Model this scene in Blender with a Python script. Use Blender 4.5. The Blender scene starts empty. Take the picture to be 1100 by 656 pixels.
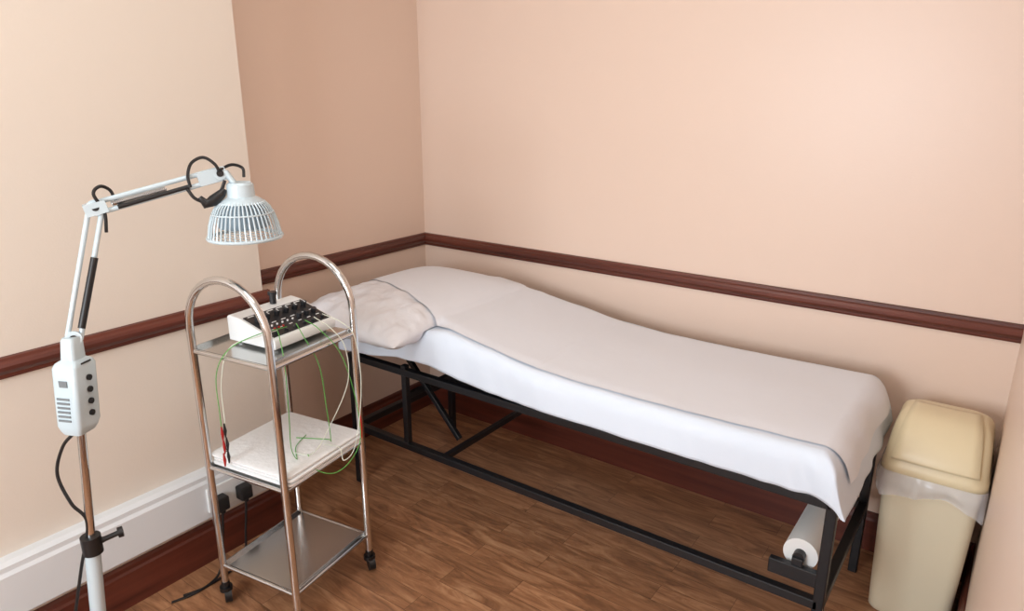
import bpy, bmesh, math, random
from mathutils import Vector, Matrix, noise
random.seed(4)
scene = bpy.context.scene
try:
    scene.view_settings.view_transform = 'Standard'
    scene.view_settings.look = 'None'
except Exception as e:
    print(e)

# ------------------------------------------------------------------ materials
def srgb(c):
    out = []
    for v in c:
        v = v / 255.0
        out.append(v / 12.92 if v <= 0.04045 else ((v + 0.055) / 1.055) ** 2.4)
    return (out[0], out[1], out[2], 1)

def mat(name, col, rough=0.5, metal=0.0, bump=0.0, bscale=40, var=0.0, vscale=5, **kw):
    m = bpy.data.materials.new(name)
    m.use_nodes = True
    nt = m.node_tree
    b = nt.nodes['Principled BSDF']
    c = srgb(col)
    b.inputs['Base Color'].default_value = c
    b.inputs['Roughness'].default_value = rough
    b.inputs['Metallic'].default_value = metal
    for k, v in kw.items():
        b.inputs[k.replace('_', ' ')].default_value = v
    tc = nt.nodes.new('ShaderNodeTexCoord')
    if var > 0:
        n = nt.nodes.new('ShaderNodeTexNoise')
        n.inputs['Scale'].default_value = vscale
        n.inputs['Detail'].default_value = 4
        nt.links.new(tc.outputs['Object'], n.inputs['Vector'])
        mx = nt.nodes.new('ShaderNodeMix'); mx.data_type = 'RGBA'
        mx.inputs[6].default_value = tuple(x * (1 - var) for x in c[:3]) + (1,)
        mx.inputs[7].default_value = tuple(min(1, x * (1 + var)) for x in c[:3]) + (1,)
        nt.links.new(n.outputs['Fac'], mx.inputs[0])
        nt.links.new(mx.outputs[2], b.inputs['Base Color'])
    if bump > 0:
        n = nt.nodes.new('ShaderNodeTexNoise')
        n.inputs['Scale'].default_value = bscale
        n.inputs['Detail'].default_value = 5
        nt.links.new(tc.outputs['Object'], n.inputs['Vector'])
        bp = nt.nodes.new('ShaderNodeBump')
        bp.inputs['Strength'].default_value = bump
        bp.inputs['Distance'].default_value = 0.01
        nt.links.new(n.outputs['Fac'], bp.inputs['Height'])
        nt.links.new(bp.outputs['Normal'], b.inputs['Normal'])
    return m

M_wall = mat('peach_wall_paint', (232, 208, 191), 0.38, bump=0.04, bscale=150)
M_wall_l = mat('cream_wall_paint', (226, 215, 202), 0.42, bump=0.04, bscale=150)
M_ceil = mat('ceiling_paint', (240, 238, 235), 0.8)
M_white = mat('white_plastic', (234, 237, 237), 0.35)
M_trunk = mat('trunking_plastic', (224, 227, 229), 0.4)
M_lampw = mat('lamp_enamel', (198, 214, 221), 0.25, 0.1)
M_lampin = mat('lamp_inner', (130, 150, 164), 0.4)
M_chrome = mat('chrome', (214, 214, 214), 0.13, 1.0)
M_steel = mat('shelf_steel', (202, 202, 200), 0.2, 1.0, bump=0.02, bscale=30)
M_black = mat('black_plastic', (22, 22, 24), 0.4)
M_frame = mat('black_frame_paint', (22, 24, 28), 0.4)
M_vinyl = mat('black_vinyl', (26, 27, 36), 0.5)
M_sheet = mat('bed_sheet_cloth', (224, 235, 248), 0.85, bump=0.12, bscale=25)
M_cover = mat('paper_cover_cloth', (232, 236, 243), 0.85, bump=0.08, bscale=22)
M_pillow = mat('pillow_cover', (234, 237, 243), 0.38, bump=0.35, bscale=24)
M_towel = mat('white_towel', (238, 240, 240), 0.9, bump=0.3, bscale=60)
M_roll = mat('paper_roll', (236, 237, 236), 0.9, bump=0.05)
M_cream = mat('cream_plastic', (232, 222, 195), 0.38, var=0.02)
M_lid = mat('lid_cream_plastic', (231, 216, 180), 0.36, var=0.02)
M_panel = mat('panel_black', (36, 38, 42), 0.4)
M_green = mat('green_wire', (90, 165, 75), 0.4)
M_wwire = mat('pale_wire', (215, 220, 205), 0.4)
M_red = mat('red_clip', (170, 30, 30), 0.35)
M_grey = mat('grey_label', (120, 125, 128), 0.5)
M_bag = mat('bin_bag_film', (244, 245, 249), 0.22, Alpha=0.5)
M_glass = mat('window_frame_white', (235, 235, 235), 0.4)

def wood(name, c1, c2, axis=0, rough=0.35, scale=1.0):
    m = bpy.data.materials.new(name); m.use_nodes = True
    nt = m.node_tree; b = nt.nodes['Principled BSDF']
    tc = nt.nodes.new('ShaderNodeTexCoord'); mp = nt.nodes.new('ShaderNodeMapping')
    s = [30 * scale] * 3; s[axis] = 1.5 * scale
    mp.inputs['Scale'].default_value = s
    n = nt.nodes.new('ShaderNodeTexNoise'); n.inputs['Scale'].default_value = 1; n.inputs['Detail'].default_value = 6
    cr = nt.nodes.new('ShaderNodeValToRGB')
    cr.color_ramp.elements[0].position = 0.3; cr.color_ramp.elements[0].color = srgb(c1)
    cr.color_ramp.elements[1].position = 0.7; cr.color_ramp.elements[1].color = srgb(c2)
    nt.links.new(tc.outputs['Object'], mp.inputs['Vector']); nt.links.new(mp.outputs[0], n.inputs['Vector'])
    nt.links.new(n.outputs['Fac'], cr.inputs[0]); nt.links.new(cr.outputs[0], b.inputs['Base Color'])
    b.inputs['Roughness'].default_value = rough
    return m
M_mahx = wood('mahogany_x', (74, 32, 24), (110, 54, 40), 0)
M_mahy = wood('mahogany_y', (74, 32, 24), (110, 54, 40), 1)

def floor_mat():
    m = bpy.data.materials.new('wood_laminate'); m.use_nodes = True
    nt = m.node_tree; N = nt.nodes; L = nt.links; b = N['Principled BSDF']
    tc = N.new('ShaderNodeTexCoord')
    br = N.new('ShaderNodeTexBrick')
    br.offset = 0.37; br.offset_frequency = 2
    br.inputs['Scale'].default_value = 1.0
    br.inputs['Brick Width'].default_value = 0.62
    br.inputs['Row Height'].default_value = 0.085
    br.inputs['Mortar Size'].default_value = 0.0007
    br.inputs['Mortar Smooth'].default_value = 0.2
    br.inputs['Color1'].default_value = (0, 0, 0, 1)
    br.inputs['Color2'].default_value = (1, 1, 1, 1)
    br.inputs['Mortar'].default_value = (0, 0, 0, 1)
    L.new(tc.outputs['Object'], br.inputs['Vector'])
    mp = N.new('ShaderNodeMapping'); mp.inputs['Scale'].default_value = (4.2, 24, 1)
    L.new(tc.outputs['Object'], mp.inputs['Vector'])
    ad = N.new('ShaderNodeVectorMath'); ad.operation = 'MULTIPLY_ADD'
    ad.inputs[1].default_value = (7, 7, 7)
    L.new(br.outputs['Color'], ad.inputs[0]); L.new(mp.outputs[0], ad.inputs[2])
    n = N.new('ShaderNodeTexNoise'); n.inputs['Scale'].default_value = 1.0; n.inputs['Detail'].default_value = 7
    n.inputs['Distortion'].default_value = 1.2; n.inputs['Roughness'].default_value = 0.65
    L.new(ad.outputs[0], n.inputs['Vector'])
    cr = N.new('ShaderNodeValToRGB')
    e = cr.color_ramp.elements
    e[0].position = 0.28; e[0].color = srgb((112, 76, 54))
    e[1].position = 0.75; e[1].color = srgb((204, 156, 116))
    k = e.new(0.5); k.color = srgb((164, 116, 82))
    L.new(n.outputs['Fac'], cr.inputs[0])
    hs = N.new('ShaderNodeHueSaturation')
    mr = N.new('ShaderNodeMapRange'); mr.inputs[3].default_value = 0.88; mr.inputs[4].default_value = 1.10
    L.new(br.outputs['Color'], mr.inputs[0]); L.new(mr.outputs[0], hs.inputs['Value'])
    L.new(cr.outputs[0], hs.inputs['Color'])
    mx = N.new('ShaderNodeMix'); mx.data_type = 'RGBA'
    mx.inputs[7].default_value = srgb((88, 60, 44))
    L.new(br.outputs['Fac'], mx.inputs[0]); L.new(hs.outputs[0], mx.inputs[6])
    L.new(mx.outputs[2], b.inputs['Base Color'])
    b.inputs['Roughness'].default_value = 0.30
    return m
M_floor = floor_mat()

# ------------------------------------------------------------------ mesh helpers
def finish(name, bm, mats, smooth=True, bevel=0, angle=40):
    bmesh.ops.recalc_face_normals(bm, faces=bm.faces)
    me = bpy.data.meshes.new(name); bm.to_mesh(me); bm.free()
    if not isinstance(mats, (list, tuple)): mats = [mats]
    for m in mats: me.materials.append(m)
    ob = bpy.data.objects.new(name, me); scene.collection.objects.link(ob)
    if smooth:
        for p in me.polygons: p.use_smooth = True
        try:
            me.set_sharp_from_angle(angle=math.radians(angle))
        except Exception: pass
    if bevel:
        md = ob.modifiers.new('bevel', 'BEVEL'); md.width = bevel; md.segments = 3
        md.limit_method = 'ANGLE'; md.angle_limit = math.radians(40)
    return ob

def add_box(bm, c, s, rz=0, mi=0, rot=None):
    R = rot if rot is not None else Matrix.Rotation(rz, 4, 'Z')
    Mx = Matrix.Translation(c) @ R @ Matrix.Diagonal((s[0], s[1], s[2], 1))
    r = bmesh.ops.create_cube(bm, size=1, matrix=Mx)
    for v in r['verts']:
        for f in v.link_faces: f.material_index = mi

def catmull(pts, n=8):
    P = [Vector(p) for p in pts]
    P = [P[0] * 2 - P[1]] + P + [P[-1] * 2 - P[-2]]
    out = []
    for i in range(1, len(P) - 2):
        for k in range(n):
            t = k / n
            a, b, c, d = P[i - 1], P[i], P[i + 1], P[i + 2]
            out.append(0.5 * ((2 * b) + (c - a) * t + (2 * a - 5 * b + 4 * c - d) * t * t + (3 * b - a - 3 * c + d) * t ** 3))
    out.append(P[-2]); return out

def add_tube(bm, pts, r, seg=12, mi=0, closed=False, cap=True):
    P = [Vector(p) for p in pts]; n = len(P)
    rs = r if isinstance(r, (list, tuple)) else [r] * n
    T = []
    for i in range(n):
        if closed: t = P[(i + 1) % n] - P[i - 1]
        elif i == 0: t = P[1] - P[0]
        elif i == n - 1: t = P[-1] - P[-2]
        else: t = (P[i + 1] - P[i]).normalized() + (P[i] - P[i - 1]).normalized()
        T.append(t.normalized())
    up = Vector((0, 0, 1)) if abs(T[0].z) < 0.9 else Vector((1, 0, 0))
    nrm = (up - T[0] * up.dot(T[0])).normalized()
    rings = []
    for i in range(n):
        nrm = (nrm - T[i] * nrm.dot(T[i])).normalized()
        bn = T[i].cross(nrm)
        rings.append([bm.verts.new(P[i] + (nrm * math.cos(2 * math.pi * k / seg) + bn * math.sin(2 * math.pi * k / seg)) * rs[i]) for k in range(seg)])
    m = n if closed else n - 1
    for i in range(m):
        a, b = rings[i], rings[(i + 1) % n]
        for k in range(seg):
            f = bm.faces.new((a[k], a[(k + 1) % seg], b[(k + 1) % seg], b[k])); f.material_index = mi
    if cap and not closed:
        f = bm.faces.new(rings[0]); f.material_index = mi
        f = bm.faces.new(list(reversed(rings[-1]))); f.material_index = mi

def add_cyl(bm, c, axis, r, h, seg=24, mi=0, r2=None):
    c = Vector(c); a = Vector(axis).normalized() * h / 2
    add_tube(bm, [c - a, c + a], [r, r if r2 is None else r2], seg, mi)

def box_obj(name, lo, hi, m, bevel=0.0):
    bm = bmesh.new()
    c = [(a + b) / 2 for a, b in zip(lo, hi)]; s = [b - a for a, b in zip(lo, hi)]
    add_box(bm, (0, 0, 0), s)
    ob = finish(name, bm, m, smooth=False, bevel=bevel); ob.location = c
    return ob

def group(name, loc, kids):
    e = bpy.data.objects.new(name, None); e.empty_display_size = 0.1
    scene.collection.objects.link(e); e.location = loc
    inv = Matrix.Translation(loc).inverted()
    for k in kids:
        k.parent = e; k.matrix_parent_inverse = inv
    return e

def rrect(w, d, r, n=6):
    pts = []
    for cx, cy, a0 in ((w/2-r, d/2-r, 0), (-w/2+r, d/2-r, 90), (-w/2+r, -d/2+r, 180), (w/2-r, -d/2+r, 270)):
        for k in range(n + 1):
            a = math.radians(a0 + 90 * k / n)
            pts.append((cx + r * math.cos(a), cy + r * math.sin(a)))
    return pts

def loft(bm, secs, mi=0, cap0=True, cap1=True):
    rings = [[bm.verts.new(p) for p in s] for s in secs]
    n = len(rings[0])
    for a, b in zip(rings, rings[1:]):
        for k in range(n):
            f = bm.faces.new((a[k], a[(k+1) % n], b[(k+1) % n], b[k])); f.material_index = mi
    if cap0: bm.faces.new(rings[0]).material_index = mi
    if cap1: bm.faces.new(rings[-1]).material_index = mi

def interp(tab, x):
    if x <= tab[0][0]: return tab[0][1]
    for (a, b), (c, d) in zip(tab, tab[1:]):
        if x <= c:
            t = (x - a) / (c - a); t = t * t * (3 - 2 * t) * 0.5 + t * 0.5
            return b + (d - b) * t
    return tab[-1][1]

# ------------------------------------------------------------------ room
XR, XL, XN, YB, YE, YF, ZC = 0.062, -2.13, -2.388, 2.55, 1.43, -1.6, 2.7
box_obj('floor', (XN - .1, YF - .1, -.1), (XR + .1, YB + .1, 0), M_floor)
box_obj('ceiling', (XN - .1, YF - .1, ZC), (XR + .1, YB + .1, ZC + .1), M_ceil)
box_obj('wall_back', (XN - .1, YB, 0), (XR + .1, YB + .1, ZC), M_wall)
box_obj('wall_right', (XR, YF, 0), (XR + .1, YB, ZC), M_wall)
box_obj('wall_alcove', (XN - .1, YE, 0), (XN, YB, ZC), M_wall)
box_obj('wall_left', (XN - .1, YF, 0), (XL, YE, ZC), M_wall_l)
wx0, wx1, wz0, wz1 = -1.70, -0.50, 0.95, 2.15
bm = bmesh.new()
def bb(lo, hi, mi=0):
    add_box(bm, [(a + b) / 2 for a, b in zip(lo, hi)], [b - a for a, b in zip(lo, hi)], mi=mi)
bb((XN - .1, YF - .1, 0), (wx0, YF, ZC)); bb((wx1, YF - .1, 0), (XR + .1, YF, ZC))
bb((wx0, YF - .1, 0), (wx1, YF, wz0)); bb((wx0, YF - .1, wz1), (wx1, YF, ZC))
finish('wall_front', bm, M_wall, smooth=False)
bm = bmesh.new()
for lo, hi in (((wx0, YF-.07, wz0), (wx0+.05, YF-.02, wz1)), ((wx1-.05, YF-.07, wz0), (wx1, YF-.02, wz1)),
               ((wx0, YF-.07, wz0), (wx1, YF-.02, wz0+.05)), ((wx0, YF-.07, wz1-.05), (wx1, YF-.02, wz1)),
               (((wx0+wx1)/2-.02, YF-.07, wz0), ((wx0+wx1)/2+.02, YF-.02, wz1))):
    bb(lo, hi)
finish('window_1', bm, M_glass, smooth=False)

def profile_run(name, prof, a, b, nrm, m):
    bm = bmesh.new(); a = Vector((a[0], a[1], 0)); b = Vector((b[0], b[1], 0)); nn = Vector((nrm[0], nrm[1], 0))
    secs = [[p + nn * o + Vector((0, 0, z)) for o, z in prof] for p in (a, b)]
    loft(bm, secs)
    return finish(name, bm, m, angle=25)
dado = [(0, .862), (.010, .862), (.013, .868), (.013, .874), (.022, .880), (.027, .888), (.027, .898), (.022, .906), (.014, .910), (.011, .918), (0, .920)]
skh = .15
skirt = [(0, 0), (.016, 0), (.016, skh - .03), (.011, skh - .022), (.010, skh - .008), (.004, skh), (0, skh)]
profile_run('trim_1', dado, (XN, YB), (XR, YB), (0, -1), M_mahx)
profile_run('trim_2', dado, (XN, YE), (XN, YB), (1, 0), M_mahy)
profile_run('trim_3', dado, (XL, YF), (XL, YE + .022), (1, 0), M_mahy)
profile_run('trim_4', dado, (XN, YE), (XL, YE), (0, 1), M_mahx)
profile_run('baseboard_back', skirt, (XN, YB), (XR, YB), (0, -1), M_mahx)
profile_run('baseboard_alcove', skirt, (XN, YE), (XN, YB), (1, 0), M_mahy)
profile_run('baseboard_left', skirt, (XL, YF), (XL, YE), (1, 0), M_mahy)
profile_run('baseboard_right', skirt, (XR, YF), (XR, YB), (-1, 0), M_mahy)
tp = [(0, .19), (.05, .19), (.055, .195), (.055, .325), (.047, .335), (.047, .350), (.03, .358), (0, .358)]
trk = profile_run('trunk_body', tp, (XL, YF + .01), (XL, YE - .02), (1, 0), M_trunk)
bm = bmesh.new()
add_box(bm, (XL + .060, 1.17, .262), (.010, .155, .09), mi=0)
sock = finish('socket_plate', bm, M_white, smooth=False, bevel=.003)
bm = bmesh.new()
for yy in (1.125, 1.215):
    add_box(bm, (XL + .085, yy, .25), (.04, .045, .05))
    add_box(bm, (XL + .09, yy, .222), (.02, .016, .02))
plug = finish('plugs', bm, M_black, smooth=False, bevel=.006)
bm = bmesh.new()
for yy, ye in ((1.125, .98), (1.215, 1.02)):
    add_tube(bm, catmull([(XL+.09, yy, .22), (XL+.10, yy-.02, .12), (XL+.12, yy-.06, .02), (XL+.13, ye, .006), (XL+.11, ye-.08, .006)]), .0042, 8)
cab = finish('plug_cables', bm, M_black)
group('cable_trunking', (XL, .5, .19), [trk, sock, plug, cab])
bm = bmesh.new()
add_tube(bm, catmull([(-1.15, YB-.02, .155), (-1.08, YB-.022, .15), (-1.0, YB-.03, .135), (-.93, YB-.025, .15), (-.86, YB-.03, .14), (-.8, YB-.02, .155)]), .0025, 6)
finish('loose_cable', bm, M_wwire)

# ------------------------------------------------------------------ bed
BX0, BX1, BY0, BY1 = -2.13, -0.305, 1.775, 2.40
T_tab = [(-2.15, .700), (-1.95, .712), (-1.75, .752), (-1.58, .775), (-1.42, .753), (-1.2, .722), (-1.0, .711), (-.75, .709), (-.25, .714)]
def T(x): return interp(T_tab, x)
hem_tab = [(-2.12, .598), (-1.95, .615), (-1.8, .640), (-1.65, .642), (-1.45, .612), (-1.2, .598), (-.25, .592)]
parts = []
bm = bmesh.new()
LX0, LX1, LY0, LY1 = -2.095, -0.268, 1.785, 2.385
s = .028
def bar(a, b, w=s):
    a = Vector(a); b = Vector(b); d = b - a
    q = d.to_track_quat('X', 'Z').to_matrix().to_4x4()
    add_box(bm, (a + b) / 2, (d.length, w, w), rot=q)
for x in (LX0, LX1):
    for y in (LY0, LY1):
        bar((x, y, 0), (x, y, .585))
zt, zl = .572, .262
for y in (LY0, LY1):
    bar((LX0, y, zt), (LX1, y, zt)); bar((LX0, y, zl), (LX1, y, zl))
for z in (zt, zl):
    for x in (LX0, LX1): bar((x, LY0, z), (x, LY1, z))
for x in (-1.8,):
    bar((x, LY0, zl), (x, LY0, .60), .024); bar((x, LY1, zl), (x, LY1, .60), .024)
    bar((x, LY0, .47), (x, LY1, .47), .022)
bar((-1.35, LY0, zt), (-1.35, LY1, zt), .024); bar((-.8, LY0, zt), (-.8, LY1, zt), .024)
bar((-1.62, LY0 + .1, .30), (-1.9, LY0 + .1, .60), .02)
bar((-1.62, LY1 - .1, .30), (-1.9, LY1 - .1, .60), .02)
bar((-1.62, LY0, .262), (-1.62, LY1, .262), .022)
for y in (LY0, LY1):
    add_box(bm, (-.333, y, .335), (.15, .022, .045))
    add_box(bm, (-.335, y, .36), (.03, .012, .04))
parts.append(finish('bed_frame', bm, M_frame, smooth=False, bevel=.003))
bm = bmesh.new(); secs = []
for i in range(41):
    x = BX0 + .015 + (BX1 - BX0 - .03) * i / 40
    zt_, zb_ = T(x) - .012, interp(hem_tab, x) - .016
    rr = [(p[0], p[1]) for p in rrect(BY1 - BY0 - .03, zt_ - zb_, .02, 4)]
    secs.append([(x, (BY0 + BY1) / 2 + a, (zt_ + zb_) / 2 + b) for a, b in rr])
loft(bm, secs); parts.append(finish('mattress', bm, M_vinyl))

def top_n(x, y): return .003 * .8 * (noise.noise(Vector((x * 3.2, y * 4, 1.3))) + .5 * noise.noise(Vector((x * 9, y * 9, 5))))
def drape(name, y0, y1, x0, x1, hang_y, hang_x, off, m, zf, nx=240, ny=90, hang_far=.05):
    bm = bmesh.new(); r = .022
    pxs = [x0 + (x1 - x0 + hang_x) * i / nx for i in range(nx + 1)]
    tot = hang_y + (y1 - y0) + hang_far
    qs = [y0 - hang_y + tot * j / ny for j in range(ny + 1)]
    g = []
    for p in pxs:
        row = []
        for q in qs:
            ex = max(0, p - x1); en = max(0, y0 - q); ef = max(0, q - y1); ey = max(en, ef)
            f = lambda e: r * (1 - math.exp(-e / r))
            x = min(p, x1) + f(ex); y = min(max(q, y0), y1) + (f(ef) - f(en))
            d = (ex ** 3 + ey ** 3) ** (1 / 3)
            drop = d - .55 * r * (1 - math.exp(-d / r))
            z0 = zf(min(p, x1), min(max(q, y0), y1))
            lim = z0 - interp(hem_tab, x)
            if ey > 0:
                if en > 0: drop = drop * lim / (hang_y - .55 * r)
                drop = min(drop, lim + .03)
            z = z0 - drop + off + top_n(x, y)
            k = min(1, ey / .05)
            if k > 0:
                w = noise.noise(Vector((x * 6 + z * 2, 3.1, z * 3))) * .010 + noise.noise(Vector((x * 17 + z * 5, 8, 0))) * .004
                cf = math.exp(-((x - x1) / .12) ** 2)
                w += cf * .006 * math.sin(x * 70 + z * 25)
                y += (-1 if en > 0 else 1) * (w * k + .006 * k)
            k = min(1, ex / .05)
            if k > 0:
                x += (noise.noise(Vector((2.2, y * 9 + z * 4, z * 5))) * .012 + .006) * k + .30 * ex
                y -= .016 * k * math.exp(-((y - y0) / .12) ** 2)
            row.append(bm.verts.new((x, y, z)))
        g.append(row)
    for i in range(nx):
        for j in range(ny):
            bm.faces.new((g[i][j], g[i+1][j], g[i+1][j+1], g[i][j+1]))
    ob = finish(name, bm, m, angle=80)
    md = ob.modifiers.new('thick', 'SOLIDIFY'); md.thickness = .002; md.offset = -1
    return ob
parts.append(drape('fitted_sheet', BY0, BY1, BX0, BX1, .135, .165, .004, M_sheet, lambda x, y: T(x)))
# pillow
PCX, PCY, PA, PB, PZ, PH = -1.945, 1.992, .290, .400, .775, .077
def cov_edge(x):
    return interp([(-2.24, 2.00), (-2.05, 1.945), (-1.9, 1.895), (-1.75, 1.840), (-1.6, 1.797), (-1.3, 1.785), (-.9, 1.79), (-.3, 1.80)], x) + .004 * noise.noise(Vector((x * 7, 0, 0)))
def prof_h(u, v): return PH * ((1 - abs(u) ** 3.2) * (1 - abs(v) ** 4.4)) ** .5
def pill_h(x, y):
    v = (y - PCY) / PB; u = (x - PCX) / PA
    if abs(v) >= 1 or abs(u) >= 1: return None
    return prof_h(u, v)
def pill_sag(y): return -.018 * max(0, (1.85 - y) / .25) ** 1.3
bm = bmesh.new()
n_ = 100; top, bot = [], []
for i in range(n_ + 1):
    rt, rb = [], []
    for j in range(n_ + 1):
        a = -math.cos(math.pi * i / n_); b = -math.cos(math.pi * j / n_)
        u = a * (1 - .05 * (1 - b * b)); v = b * (1 - .04 * (1 - a * a))
        x, y = PCX + PA * u, PCY + PB * v
        h = PH * (max(0, 1 - abs(a) ** 3.2) * max(0, 1 - abs(b) ** 4.4)) ** .5
        damp = 1 / (1 + math.exp(min(50, (y - cov_edge(x)) / .012)))
        cr = (noise.noise(Vector((x * 13, y * 13, 2))) * .012 + abs(noise.noise(Vector((x * 26, y * 20, 7)))) * .010 - .003) * min(1, h / .03) * damp
        z = PZ + pill_sag(y)
        t = bm.verts.new((x, y, z + h + cr - .006 * (1 - damp)))
        rt.append(t)
        zb = z - h * 1.0 + noise.noise(Vector((x * 18, y * 18, 12))) * .010 * min(1, h / .03)
        rb.append(t if (i in (0, n_) or j in (0, n_)) else bm.verts.new((x, y, max(zb, (T(x) + .008) if (y > BY0 - .02 and x > BX0) else 0))))
    top.append(rt); bot.append(rb)
for i in range(n_):
    for j in range(n_):
        for g in (top, bot):
            vs = [g[i][j], g[i+1][j], g[i+1][j+1], g[i][j+1]]
            try: bm.faces.new(vs)
            except Exception: pass
parts.append(finish('pillow', bm, M_pillow, angle=80))
# top cover running over pillow and mattress, hanging over the foot
O_tab = [(-1.95, .80), (-1.8, .820), (-1.7, .808), (-1.6, .790), (-1.5, .770), (-1.35, .747), (-1.2, .730), (-1.0, .718), (-.75, .714), (-.25, .716)]
bm = bmesh.new(); nx, ny = 240, 70; g = []
for i in range(nx + 1):
    p = -2.228 + (BX1 + .10 + 2.228) * i / nx; row = []
    x = min(p, BX1); ex = max(0, p - BX1)
    yn = cov_edge(x)
    for j in range(ny + 1):
        y = yn + (2.415 - yn) * (j / ny)
        zt_ = T(x) + .0070 + top_n(x, y) if x > BX0 else .70
        ph = pill_h(x, y)
        a = (PZ + pill_sag(y) + ph + .001) if ph is not None else -1
        if x < BX0: a = max(a, PZ + .002 - (BX0 - x) * .3)
        o = interp(O_tab, x) if x > -1.95 else -1
        k = .014
        z = max(zt_, a, o)
        if x < -1.2:
            vals = [zt_, a, o]; z = k * math.log(sum(math.exp((q - z) / k) for q in vals if q > 0)) + z - k * .45
        e = min(1, (y - yn) / .05); base = max(zt_ + .0005, a)
        e = e * e * (3 - 2 * e)
        blend = e if x < -1.75 else (e + (1 - e) * min(1, (x + 1.75) / .25) * (.0 if x > -1.2 else .6))
        z = base + (max(z, base) - base) * blend
        z += (.002 * noise.noise(Vector((x * 4, y * 5, 2))) + .002) * e
        if y > 2.385: z -= (y - 2.385) * 1.5
        xx = x
        if ex > 0:
            r = .026
            xx = x + r * (1 - math.exp(-ex / r)) + .004 * min(1, ex / .02) + .30 * ex + (noise.noise(Vector((2.2, y * 9 + z * 4, z * 5))) * .012 + .006) * min(1, ex / .05)
            z -= ex - .55 * r * (1 - math.exp(-ex / r))
        row.append(bm.verts.new((xx, y, z)))
    g.append(row)
for i in range(nx):
    for j in range(ny): bm.faces.new((g[i][j], g[i+1][j], g[i+1][j+1], g[i][j+1]))
cv = finish('top_cover', bm, M_cover, angle=80)
parts.append(cv)
bm = bmesh.new()
add_cyl(bm, (-.335, 2.085, .378), (0, 1, 0), .046, .55, 36, 0)
add_cyl(bm, (-.335, 2.085, .378), (0, 1, 0), .016, .595, 20, 1)
parts.append(finish('couch_paper_roll', bm, [M_roll, M_black]))
group('treatment_bed', (-1.19, 2.08, 0), parts)

# ------------------------------------------------------------------ trolley
TM = Vector((-1.762, 1.212, 0)); TA = math.radians(8.5)
def tl(x, y, z):
    return Vector((TM.x + x * math.cos(TA) - y * math.sin(TA), TM.y + x * math.sin(TA) + y * math.cos(TA), z))
hw, hd = .156, .172
parts = []
bm = bmesh.new()
for y in (-hd, hd):
    pts = [tl(-hw, y, .065), tl(-hw, y, .5), tl(-hw, y, .94)]
    for k in range(1, 16):
        a = math.pi - math.pi * k / 16
        pts.append(tl(hw * math.cos(a), y, .945 + hw * math.sin(a)))
    pts += [tl(hw, y, .94), tl(hw, y, .5), tl(hw, y, .065)]
    add_tube(bm, pts, .0115, 16)
parts.append(finish('arch_frames', bm, M_chrome, angle=60))
bm = bmesh.new()
for z in (.87, .49, .135):
    for x in (-hw, hw):
        add_tube(bm, [tl(x, -hd, z), tl(x, hd, z)], .007, 10)
    for y in (-hd, hd):
        add_tube(bm, [tl(-hw, y, z), tl(hw, y, z)], .007, 10)
parts.append(finish('shelf_rails', bm, M_chrome, angle=60))
bm = bmesh.new()
for z in (.873, .490, .137):
    add_box(bm, tl(0, 0, z), (2 * hw - .012, 2 * hd - .012, .006), rz=TA)
    for x in (-hw + .01, hw - .01):
        add_box(bm, tl(x, 0, z + .006), (.003, 2 * hd - .012, .016), rz=TA)
parts.append(finish('shelf_plates', bm, M_steel, smooth=False))
bm = bmesh.new()
for x in (-hw, hw):
    for y in (-hd, hd):
        add_tube(bm, [tl(x, y, .05), tl(x, y, .075)], .013, 14)
        add_cyl(bm, tl(x + .006, y, .024), (math.sin(.5), math.cos(.5), 0), .024, .022, 24)
        add_cyl(bm, tl(x, y, .048), (0, 0, 1), .02, .014, 20)
parts.append(finish('casters', bm, M_black))
group('service_trolley', (TM.x, TM.y, 0), parts)
bm = bmesh.new()
for k, (ex, ey, z0, z1) in enumerate(((.0, .0, .5, .512), (.003, .002, .5125, .524), (-.002, 0, .5245, .536))):
    secs = []
    for z, sh in ((z0, .006), (z0 + .003, 0), (z1 - .003, 0), (z1, .006)):
        ring = []
        for a, b in rrect(2 * hw + .012 - 2 * sh, 2 * hd - .012 - 2 * sh, .02, 5):
            w = noise.noise(Vector((a * 12, b * 12, k))) * .004
            ring.append(tl(a * (1 + w) + ex + .008, b * (1 + w) + ey, z + w * .8))
        secs.append(ring)
    loft(bm, secs)
tw = finish('folded_towel', bm, M_towel, angle=50)

# ------------------------------------------------------------------ electro stimulator
SC = Vector((-1.770, 1.246, .8775)); SA = math.radians(6)
def sl(x, y, z):
    return Vector((SC.x + x * math.cos(SA) - y * math.sin(SA), SC.y + x * math.sin(SA) + y * math.cos(SA), SC.z + z))
parts = []
bm = bmesh.new()
prof = [(-.095, .008), (.095, .008), (.099, .014), (.099, .032), (.094, .040), (-.045, .082), (-.088, .086), (-.096, .080)]
loft(bm, [[sl(x, y, z) for x, z in prof] for y in (-.122, .122)])
for x in (-.07, .07):
    for y in (-.1, .1): add_cyl(bm, sl(x, y, .005), (0, 0, 1), .009, .009, 12)
parts.append(finish('casing', bm, M_white, bevel=.003))
sn = Vector((.0415, 0, .139)).normalized(); slope = math.atan2(-.042, .139)
def pn(t, y, h):
    x = -.045 + .139 * t; z = .082 - .042 * t
    return sl(x + sn.x * h, y, z + sn.z * h)
Rp = Matrix.Rotation(SA, 4, 'Z') @ Matrix.Rotation(-slope, 4, 'Y')
bm = bmesh.new()
add_box(bm, pn(.5, 0, .0008), (.130, .226, .003), rot=Rp)
ax = Rp.to_3x3() @ Vector((0, 0, 1))
for i in range(6):
    add_cyl(bm, pn(.30, -.09 + .036 * i, .010), ax, .009, .018, 18)
for i in range(6):
    add_cyl(bm, pn(.86, -.09 + .036 * i, .005), ax, .006, .008, 14)
for i in range(3):
    add_cyl(bm, pn(.60, .03 + .03 * i, .009), ax, .008, .016, 18)
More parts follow.
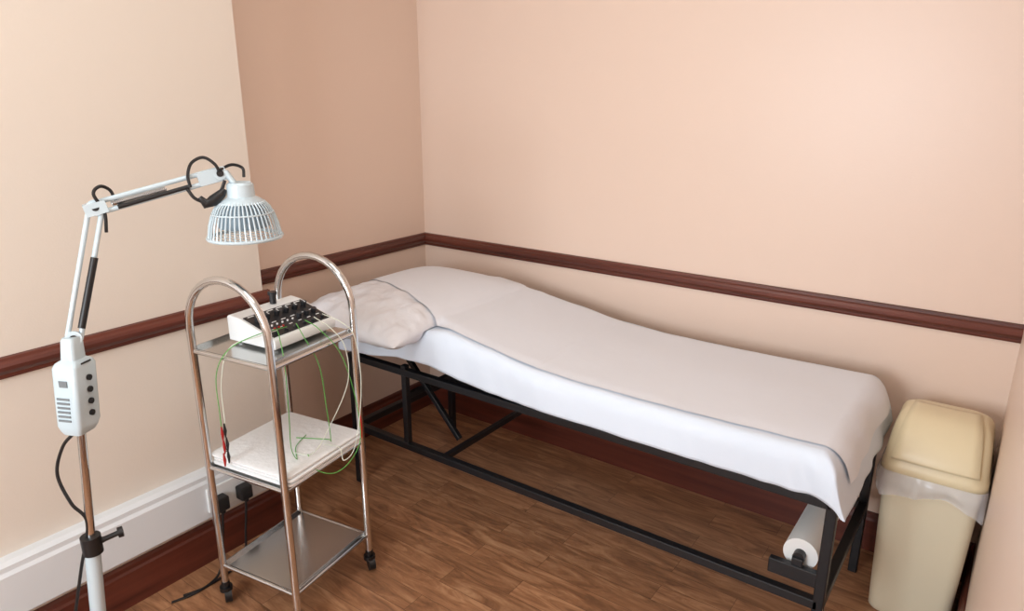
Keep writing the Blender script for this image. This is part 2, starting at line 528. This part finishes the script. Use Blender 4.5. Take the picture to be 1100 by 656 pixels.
add_cyl(bm, sl(-.068, .03, .100), (0, 0, 1), .010, .03, 16)
add_cyl(bm, sl(-.068, .03, .118), (0, 0, 1), .014, .010, 16)
parts.append(finish('control_panel', bm, M_panel, bevel=0.0008))
bm = bmesh.new()
for i in range(6):
    add_box(bm, pn(.10, -.09 + .036 * i, .003), (.004, .022, .001), rot=Rp)
    add_box(bm, pn(.50, -.09 + .036 * i, .003), (.003, .016, .001), rot=Rp)
    add_box(bm, pn(.72, -.09 + .036 * i, .003), (.003, .012, .001), rot=Rp)
for i in range(6):
    add_box(bm, pn(.30, -.09 + .036 * i, .0195), (.012, .0018, .001), rot=Rp)
    add_cyl(bm, pn(.60, -.095 + .02 * i, .004), ax, .003, .004, 10)
parts.append(finish('panel_markings', bm, M_white, smooth=False))
bm = bmesh.new()
for i in range(3): add_cyl(bm, pn(.72, -.08 + .016 * i, .004), ax, .0035, .005, 10)
parts.append(finish('indicator_lights', bm, M_red))
def wires(name, lines, m, r=.0014):
    bm = bmesh.new()
    for l in lines: add_tube(bm, catmull(l, 8), r, 6)
    return finish(name, bm, m)
def ps(i): return tuple(pn(.86, -.09 + .036 * i, .012))
g1 = [
  [ps(0), (-1.655, 1.15, .92), (-1.615, 1.13, .85), (-1.605, 1.12, .70), (-1.61, 1.12, .60), (-1.63, 1.15, .543), (-1.70, 1.20, .540), (-1.74, 1.27, .539)],
  [ps(2), (-1.64, 1.22, .91), (-1.605, 1.24, .82), (-1.60, 1.25, .68), (-1.605, 1.26, .57), (-1.66, 1.29, .540), (-1.75, 1.24, .539)],
  [ps(3), (-1.63, 1.27, .92), (-1.59, 1.31, .84), (-1.575, 1.34, .70), (-1.56, 1.34, .56), (-1.555, 1.29, .50), (-1.565, 1.23, .48), (-1.59, 1.18, .51), (-1.63, 1.19, .541)],
  [ps(1), (-1.67, 1.09, .945), (-1.74, 1.04, .90), (-1.785, 1.02, .82), (-1.79, 1.018, .70), (-1.79, 1.018, .60)],
]
g2 = [
  [ps(4), (-1.62, 1.31, .91), (-1.59, 1.33, .85), (-1.58, 1.32, .74), (-1.60, 1.25, .61), (-1.62, 1.20, .543), (-1.68, 1.17, .540)],
  [ps(5), (-1.62, 1.35, .92), (-1.59, 1.37, .87), (-1.565, 1.36, .72), (-1.55, 1.31, .55), (-1.55, 1.26, .515), (-1.58, 1.27, .545), (-1.64, 1.26, .541)],
  [ps(0), (-1.68, 1.10, .935), (-1.75, 1.05, .90), (-1.772, 1.025, .80), (-1.772, 1.02, .68), (-1.772, 1.018, .63)],
]
parts.append(wires('green_leads', g1, M_green)); parts.append(wires('pale_leads', g2, M_wwire))
bm = bmesh.new()
for (x, y, z, mi) in ((-1.79, 1.018, .590, 0), (-1.772, 1.018, .605, 1), (-1.781, 1.022, .560, 1), (-1.798, 1.018, .545, 0), (-1.788, 1.016, .635, 0), (-1.772, 1.016, .650, 1)):
    add_tube(bm, [(x, y, z + .022), (x + .002, y, z), (x, y, z - .022)], [.002, .0050, .002], 8, mi=mi)
add_tube(bm, [(-1.79, 1.018, .61), (-1.781, 1.020, .58), (-1.798, 1.018, .56)], .0012, 6, mi=1)
add_tube(bm, [(-1.578, 1.36, .62), (-1.58, 1.362, .58), (-1.578, 1.36, .54)], [.002, .0045, .002], 8, mi=0)
parts.append(finish('clips', bm, [M_red, M_black]))
group('electroacupuncture_stimulator', tuple(SC), parts)

# ------------------------------------------------------------------ heat lamp
parts = []
P0 = Vector((-1.794, .592, .05)); P1 = Vector((-1.812, .680, 1.01))
def pole(z): return P0 + (P1 - P0) * ((z - P0.z) / (P1.z - P0.z))
bm = bmesh.new()
add_tube(bm, [pole(.05), pole(.47)], .0185, 20)
parts.append(finish('lower_pole', bm, M_lampw))
bm = bmesh.new()
add_tube(bm, [pole(.45), pole(.82)], .0105, 16)
parts.append(finish('upper_pole', bm, M_chrome))
bm = bmesh.new()
c = pole(.475)
add_cyl(bm, c, (0, 0, 1), .024, .05, 20)
add_tube(bm, [c, c + Vector((.012, .03, .005)), c + Vector((.025, .058, .012))], [.012, .007, .007], 12)
add_cyl(bm, c + Vector((.027, .062, .013)), (.4, .9, .1), .014, .012, 12)
parts.append(finish('height_clamp', bm, M_black))
bm = bmesh.new()
add_cyl(bm, (P0.x, P0.y, .065), (0, 0, 1), .04, .05, 24)
for k in range(5):
    a = math.radians(72 * k + 20); d = Vector((math.cos(a), math.sin(a), 0))
    add_tube(bm, [Vector((P0.x, P0.y, .07)) + d * .02, Vector((P0.x, P0.y, .055)) + d * .24], [.016, .011], 12, 0)
    add_cyl(bm, Vector((P0.x, P0.y, .024)) + d * .235, (-d.y, d.x, 0), .024, .03, 18, 1)
parts.append(finish('wheeled_base', bm, [M_lampw, M_black]))
bz = math.radians(25); ZO = .022
def bl(x, y, z):
    c = pole(z); return Vector((c.x + x * math.cos(bz) - y * math.sin(bz), c.y + x * math.sin(bz) + y * math.cos(bz), z + ZO))
bm = bmesh.new()
secs = []
for z, w in ((.765, .050), (.775, .060), (.79, .068), (.935, .068), (.945, .060), (.952, .040), (1.0, .036), (1.006, .03)):
    secs.append([bl(a, b, z) for a, b in rrect(w, w + .006, .010, 4)])
loft(bm, secs)
parts.append(finish('control_box', bm, M_lampw, angle=35))
bm = bmesh.new()
for z in (.905, .875, .845, .815):
    add_cyl(bm, bl(.036, .004, z), (math.cos(bz), math.sin(bz), 0), .0075, .006, 16, 0)
add_box(bm, bl(.0, -.0385, .90), (.022, .002, .016), rz=bz, mi=1)
for i in range(6):
    add_box(bm, bl(-.004, -.0385, .862 - .011 * i), (.034, .002, .005), rz=bz, mi=1)
add_box(bm, bl(.0345, .0, .945), (.002, .03, .004), rz=bz, mi=0)
parts.append(finish('switches_label', bm, [M_black, M_grey], smooth=False))
J0 = Vector((-1.815, .686, 1.02)); J1 = Vector((-1.836, .796, 1.322)); J2 = Vector((-1.715, 1.062, 1.388))
pl = (J2 - J1).cross(J1 - J0).normalized()
bm = bmesh.new()
def twin(a, b, sep, r=.0062):
    d = (b - a).normalized(); s_ = d.cross(pl).normalized() * sep
    add_tube(bm, [a + s_, b + s_], r, 10); add_tube(bm, [a - s_, b - s_], r, 10)
    return s_
sA = twin(J0, J1, .014); sB = twin(J1, J2, .013)
for j, d in ((J0, .03), (J1, .032), (J2, .026)):
    add_cyl(bm, j, pl, d * .62, .022, 18)
add_box(bm, J1, (.03, .03, .05), rot=(J2 - J1).to_track_quat('Z', 'Y').to_matrix().to_4x4())
add_box(bm, J2 - (J2-J1).normalized()*.02, (.02, .034, .07), rot=(J2 - J1).to_track_quat('Z', 'Y').to_matrix().to_4x4())
parts.append(finish('arm_tubes', bm, M_lampw))
bm = bmesh.new()
def spring(a, b, r, turns):
    d = b - a; q = d.to_track_quat('Z', 'Y').to_matrix(); pts = []
    N = turns * 8
    for i in range(N + 1):
        t = i / N; an = 2 * math.pi * turns * t
        pts.append(a + q @ Vector((r * math.cos(an), r * math.sin(an), d.length * t)))
    add_tube(bm, pts, .0016, 5)
spring(J1 + (J2 - J1) * .12, J1 + (J2 - J1) * .55, .006, 34)
parts.append(finish('arm_springs', bm, M_chrome))
bm = bmesh.new()
add_tube(bm, [J0 + (J1 - J0) * .08 + Vector((.012, .008, 0)), J0 + (J1 - J0) * .62 + Vector((.014, .010, 0))], .0085, 12)
add_tube(bm, [J1 + (J2 - J1) * .15 + Vector((.010, 0, -.010)), J1 + (J2 - J1) * .72 + Vector((.010, 0, -.008))], .0055, 10)
for j in (J0, J1, J2): add_cyl(bm, j, pl, .009, .03, 12)
add_tube(bm, catmull([J1 + Vector((.012, .01, -.06)), J1 + Vector((.015, .012, -.01)), J1 + Vector((.01, -.004, .035)), J1 + Vector((.01, .014, .052)), J1 + Vector((.01, .036, .040)), J1 + Vector((.015, .045, .012)), J1 + Vector((.02, .07, .0))]), .0042, 8)
D = J2 - J1
add_tube(bm, catmull([J1 + D * .72 + Vector((.015, 0, -.01)), J1 + D * .72 + Vector((0.01, 0, .020)), J1 + D * .78 + Vector((0, 0, .046)), J1 + D * .88 + Vector((0, 0, .052)), J1 + D * .95 + Vector((.01, 0, .030)), J1 + D * .98 + Vector((.012, 0, .005))]), .0042, 8)
add_tube(bm, catmull([J2 + Vector((.01, -.01, .01)), J2 + Vector((.01, .03, .022)), J2 + Vector((.02, .055, .012)), J2 + Vector((.03, .05, -.01))]), .004, 8)
add_tube(bm, catmull([J1 + D * .70 + Vector((.01, 0, -.012)), J1 + D * .74 + Vector((.02, 0, -.040)), J1 + D * .84 + Vector((.02, 0, -.056)), J1 + D * .95 + Vector((.02, 0, -.040)), J1 + D * 1.0 + Vector((.02, 0, -.015))]), .0045, 8)
c = J1 + D * .88 + Vector((.02, 0, -.058))
add_tube(bm, [c + Vector((-.012, -.028, .012)), c + Vector((-.006, -.018, -.006)), c, c + Vector((.01, .022, .018)), c + Vector((.012, .03, .028))], [.006, .013, .015, .012, .006], 10)
add_tube(bm, catmull([bl(0, -.02, .768), Vector((-1.83, .62, .75)), Vector((-1.84, .60, .68)), Vector((-1.82, .61, .60)), Vector((-1.80, .63, .54)), Vector((-1.81, .60, .42)), Vector((-1.82, .57, .3)), Vector((-1.84, .53, .12)), Vector((-1.86, .50, .008)), Vector((-1.9, .40, .007))]), .0042, 8)
parts.append(finish('cables_and_pivots', bm, M_black))
HC = Vector((-1.683, 1.096, -.014))
bm = bmesh.new()
def ring(z, r, n=40): return [HC + Vector((r * math.cos(2*math.pi*k/n), r * math.sin(2*math.pi*k/n), z)) for k in range(n)]
loft(bm, [ring(z, r) for z, r in ((1.376, .020), (1.380, .028), (1.374, .034), (1.343, .036), (1.340, .042), (1.334, .052), (1.326, .060))], cap0=True, cap1=True)
for k in range(44):
    a = 2 * math.pi * k / 44
    pts = []
    for z, r in ((1.329, .056), (1.315, .069), (1.295, .079), (1.270, .087), (1.238, .0930)):
        pts.append(HC + Vector((r * math.cos(a), r * math.sin(a), z)))
    add_tube(bm, pts, .0023, 6)
for z, r, t in ((1.235, .0945, .0045), (1.300, .078, .0022)):
    add_tube(bm, [HC + Vector((r * math.cos(2*math.pi*k/48), r * math.sin(2*math.pi*k/48), z)) for k in range(48)], t, 8, closed=True)
for k in range(-4, 5):
    y = k * .02; w = math.sqrt(max(0, .092 ** 2 - y * y))
    add_tube(bm, [HC + Vector((-w, y, 1.233)), HC + Vector((w, y, 1.233))], .0015, 6)
add_tube(bm, [J2, J2 + Vector((.012, .012, .002)), HC + Vector((-.01, -.01, 1.376))], .009, 12)
parts.append(finish('lamp_head', bm, M_lampw))
bm = bmesh.new()
loft(bm, [ring(z, r) for z, r in ((1.326, .048), (1.30, .058), (1.268, .066), (1.262, .064))])
parts.append(finish('heating_plate', bm, M_lampin))
group('heat_lamp', (P0.x, P0.y, 0), parts)

# ------------------------------------------------------------------ swing bin
BCX, BCY = -.082, 2.345
parts = []
bm = bmesh.new()
secs = []
for z, w, d in ((0, .215, .255), (.006, .222, .262), (.03, .224, .265), (.46, .252, .305), (.50, .255, .308), (.51, .262, .315), (.515, .258, .311)):
    secs.append([(BCX + a, BCY + b, z) for a, b in rrect(w, d, .035, 6)])
loft(bm, secs, cap1=True)
parts.append(finish('bin_body', bm, M_cream, angle=50))
bm = bmesh.new(); secs = []
LZ = -.006
for z, w, d, dy in ((.508, .270, .322, 0), (.512, .276, .328, 0), (.536, .275, .327, 0), (.542, .268, .320, 0), (.575, .264, .305, .002),
                    (.612, .256, .270, .006), (.640, .246, .225, .010), (.658, .232, .18, .012), (.670, .212, .13, .012), (.676, .185, .07, .012)):
    secs.append([(BCX + a, BCY + dy + b, z + LZ) for a, b in rrect(w, d, min(.05, d * .38), 8)])
loft(bm, secs)
parts.append(finish('bin_lid', bm, M_lid, angle=50))
bm = bmesh.new(); rows = []
prf = [(2.345-.1575, .556), (2.345-.151, .578), (2.345-.130, .615), (2.345-.104, .642), (2.345-.080, .660), (2.345-.054, .672), (2.345-.02, .678), (2.345+.03, .678)]
pr = catmull([(0, a, b) for a, b in prf], 3)
for i, p in enumerate(pr):
    u = i / (len(pr) - 1); w = .226 - .05 * u
    rows.append([bm.verts.new((BCX - w / 2 + w * k / 8, p.y - .005 * math.sin(math.pi * k / 8), p.z + .001 + LZ)) for k in range(9)])
for a, b in zip(rows, rows[1:]):
    for k in range(8): bm.faces.new((a[k], a[k+1], b[k+1], b[k]))
fl = finish('swing_flap', bm, M_lid, angle=60)
md = fl.modifiers.new('s', 'SOLIDIFY'); md.thickness = .005; md.offset = 0
parts.append(fl)
# bag folded over the rim: fine perimeter sampling, gathered pleats, uneven hem
def resample(pts, n):
    P = [Vector((p[0], p[1], 0)) for p in pts]; P.append(P[0]); Ls = [0]
    for a, b in zip(P, P[1:]): Ls.append(Ls[-1] + (b - a).length)
    out = []; k = 0
    for i in range(n):
        t = Ls[-1] * i / n
        while Ls[k + 1] < t: k += 1
        f = (t - Ls[k]) / max(1e-9, Ls[k + 1] - Ls[k]); out.append(P[k].lerp(P[k + 1], f))
    return out
bm = bmesh.new(); secs = []
base_ring = resample(rrect(.266, .319, .038, 8), 240)
for i in range(9):
    t = i / 8; ring_ = []
    for q in base_ring:
        a, b = q.x, q.y
        pleat = noise.noise(Vector((a * 55, b * 55, t * 1.2))) * .009 + noise.noise(Vector((a * 18, b * 18, t * 2 + 4))) * .010
        w = .009 + .006 * math.sin(t * math.pi) + pleat * t
        hem = .075 + .045 * noise.noise(Vector((a * 10, b * 10, 9))) + .03 * max(0, a / .133)
        L_ = math.hypot(a, b)
        w = max(w, .004)
        x = BCX + a * (1 + w / L_); y = BCY + b * (1 + w / L_)
        ring_.append((min(x, XR - .003), min(y, YB - .02), .512 - hem * t))
    secs.append(ring_)
loft(bm, secs, cap0=False, cap1=False)
parts.append(finish('bin_liner', bm, M_bag, angle=180))
group('swing_bin', (BCX, BCY, 0), parts)

# ------------------------------------------------------------------ light
def area(name, loc, rot, sx, sy, e, col):
    l = bpy.data.lights.new(name, 'AREA'); l.shape = 'RECTANGLE'; l.size = sx; l.size_y = sy; l.energy = e; l.color = col
    o = bpy.data.objects.new(name, l); scene.collection.objects.link(o); o.location = loc; o.rotation_euler = rot
    return o
area('window_daylight', ((wx0 + wx1) / 2, YF - .12, (wz0 + wz1) / 2), (math.radians(90), 0, 0), wx1 - wx0, wz1 - wz0, 87, (.86, .94, 1))
area('ceiling_bounce_fill', (-1.1, .9, ZC - .03), (0, 0, 0), .8, .8, 8, (1, .97, .93))  # added soft fill imitating warm ceiling bounce, not a room fixture
w = bpy.data.worlds.new('World'); scene.world = w; w.use_nodes = True
w.node_tree.nodes['Background'].inputs[0].default_value = (.75, .85, 1, 1)
w.node_tree.nodes['Background'].inputs[1].default_value = 1.0

# ------------------------------------------------------------------ camera
cam = bpy.data.cameras.new('camera'); co = bpy.data.objects.new('camera', cam); scene.collection.objects.link(co)
co.location = (0, 0, 1.6); co.rotation_euler = (math.radians(73), 0, math.radians(36))
cam.sensor_width = 36; cam.lens = 36 * 760 / 1100; cam.clip_start = .01
scene.camera = co
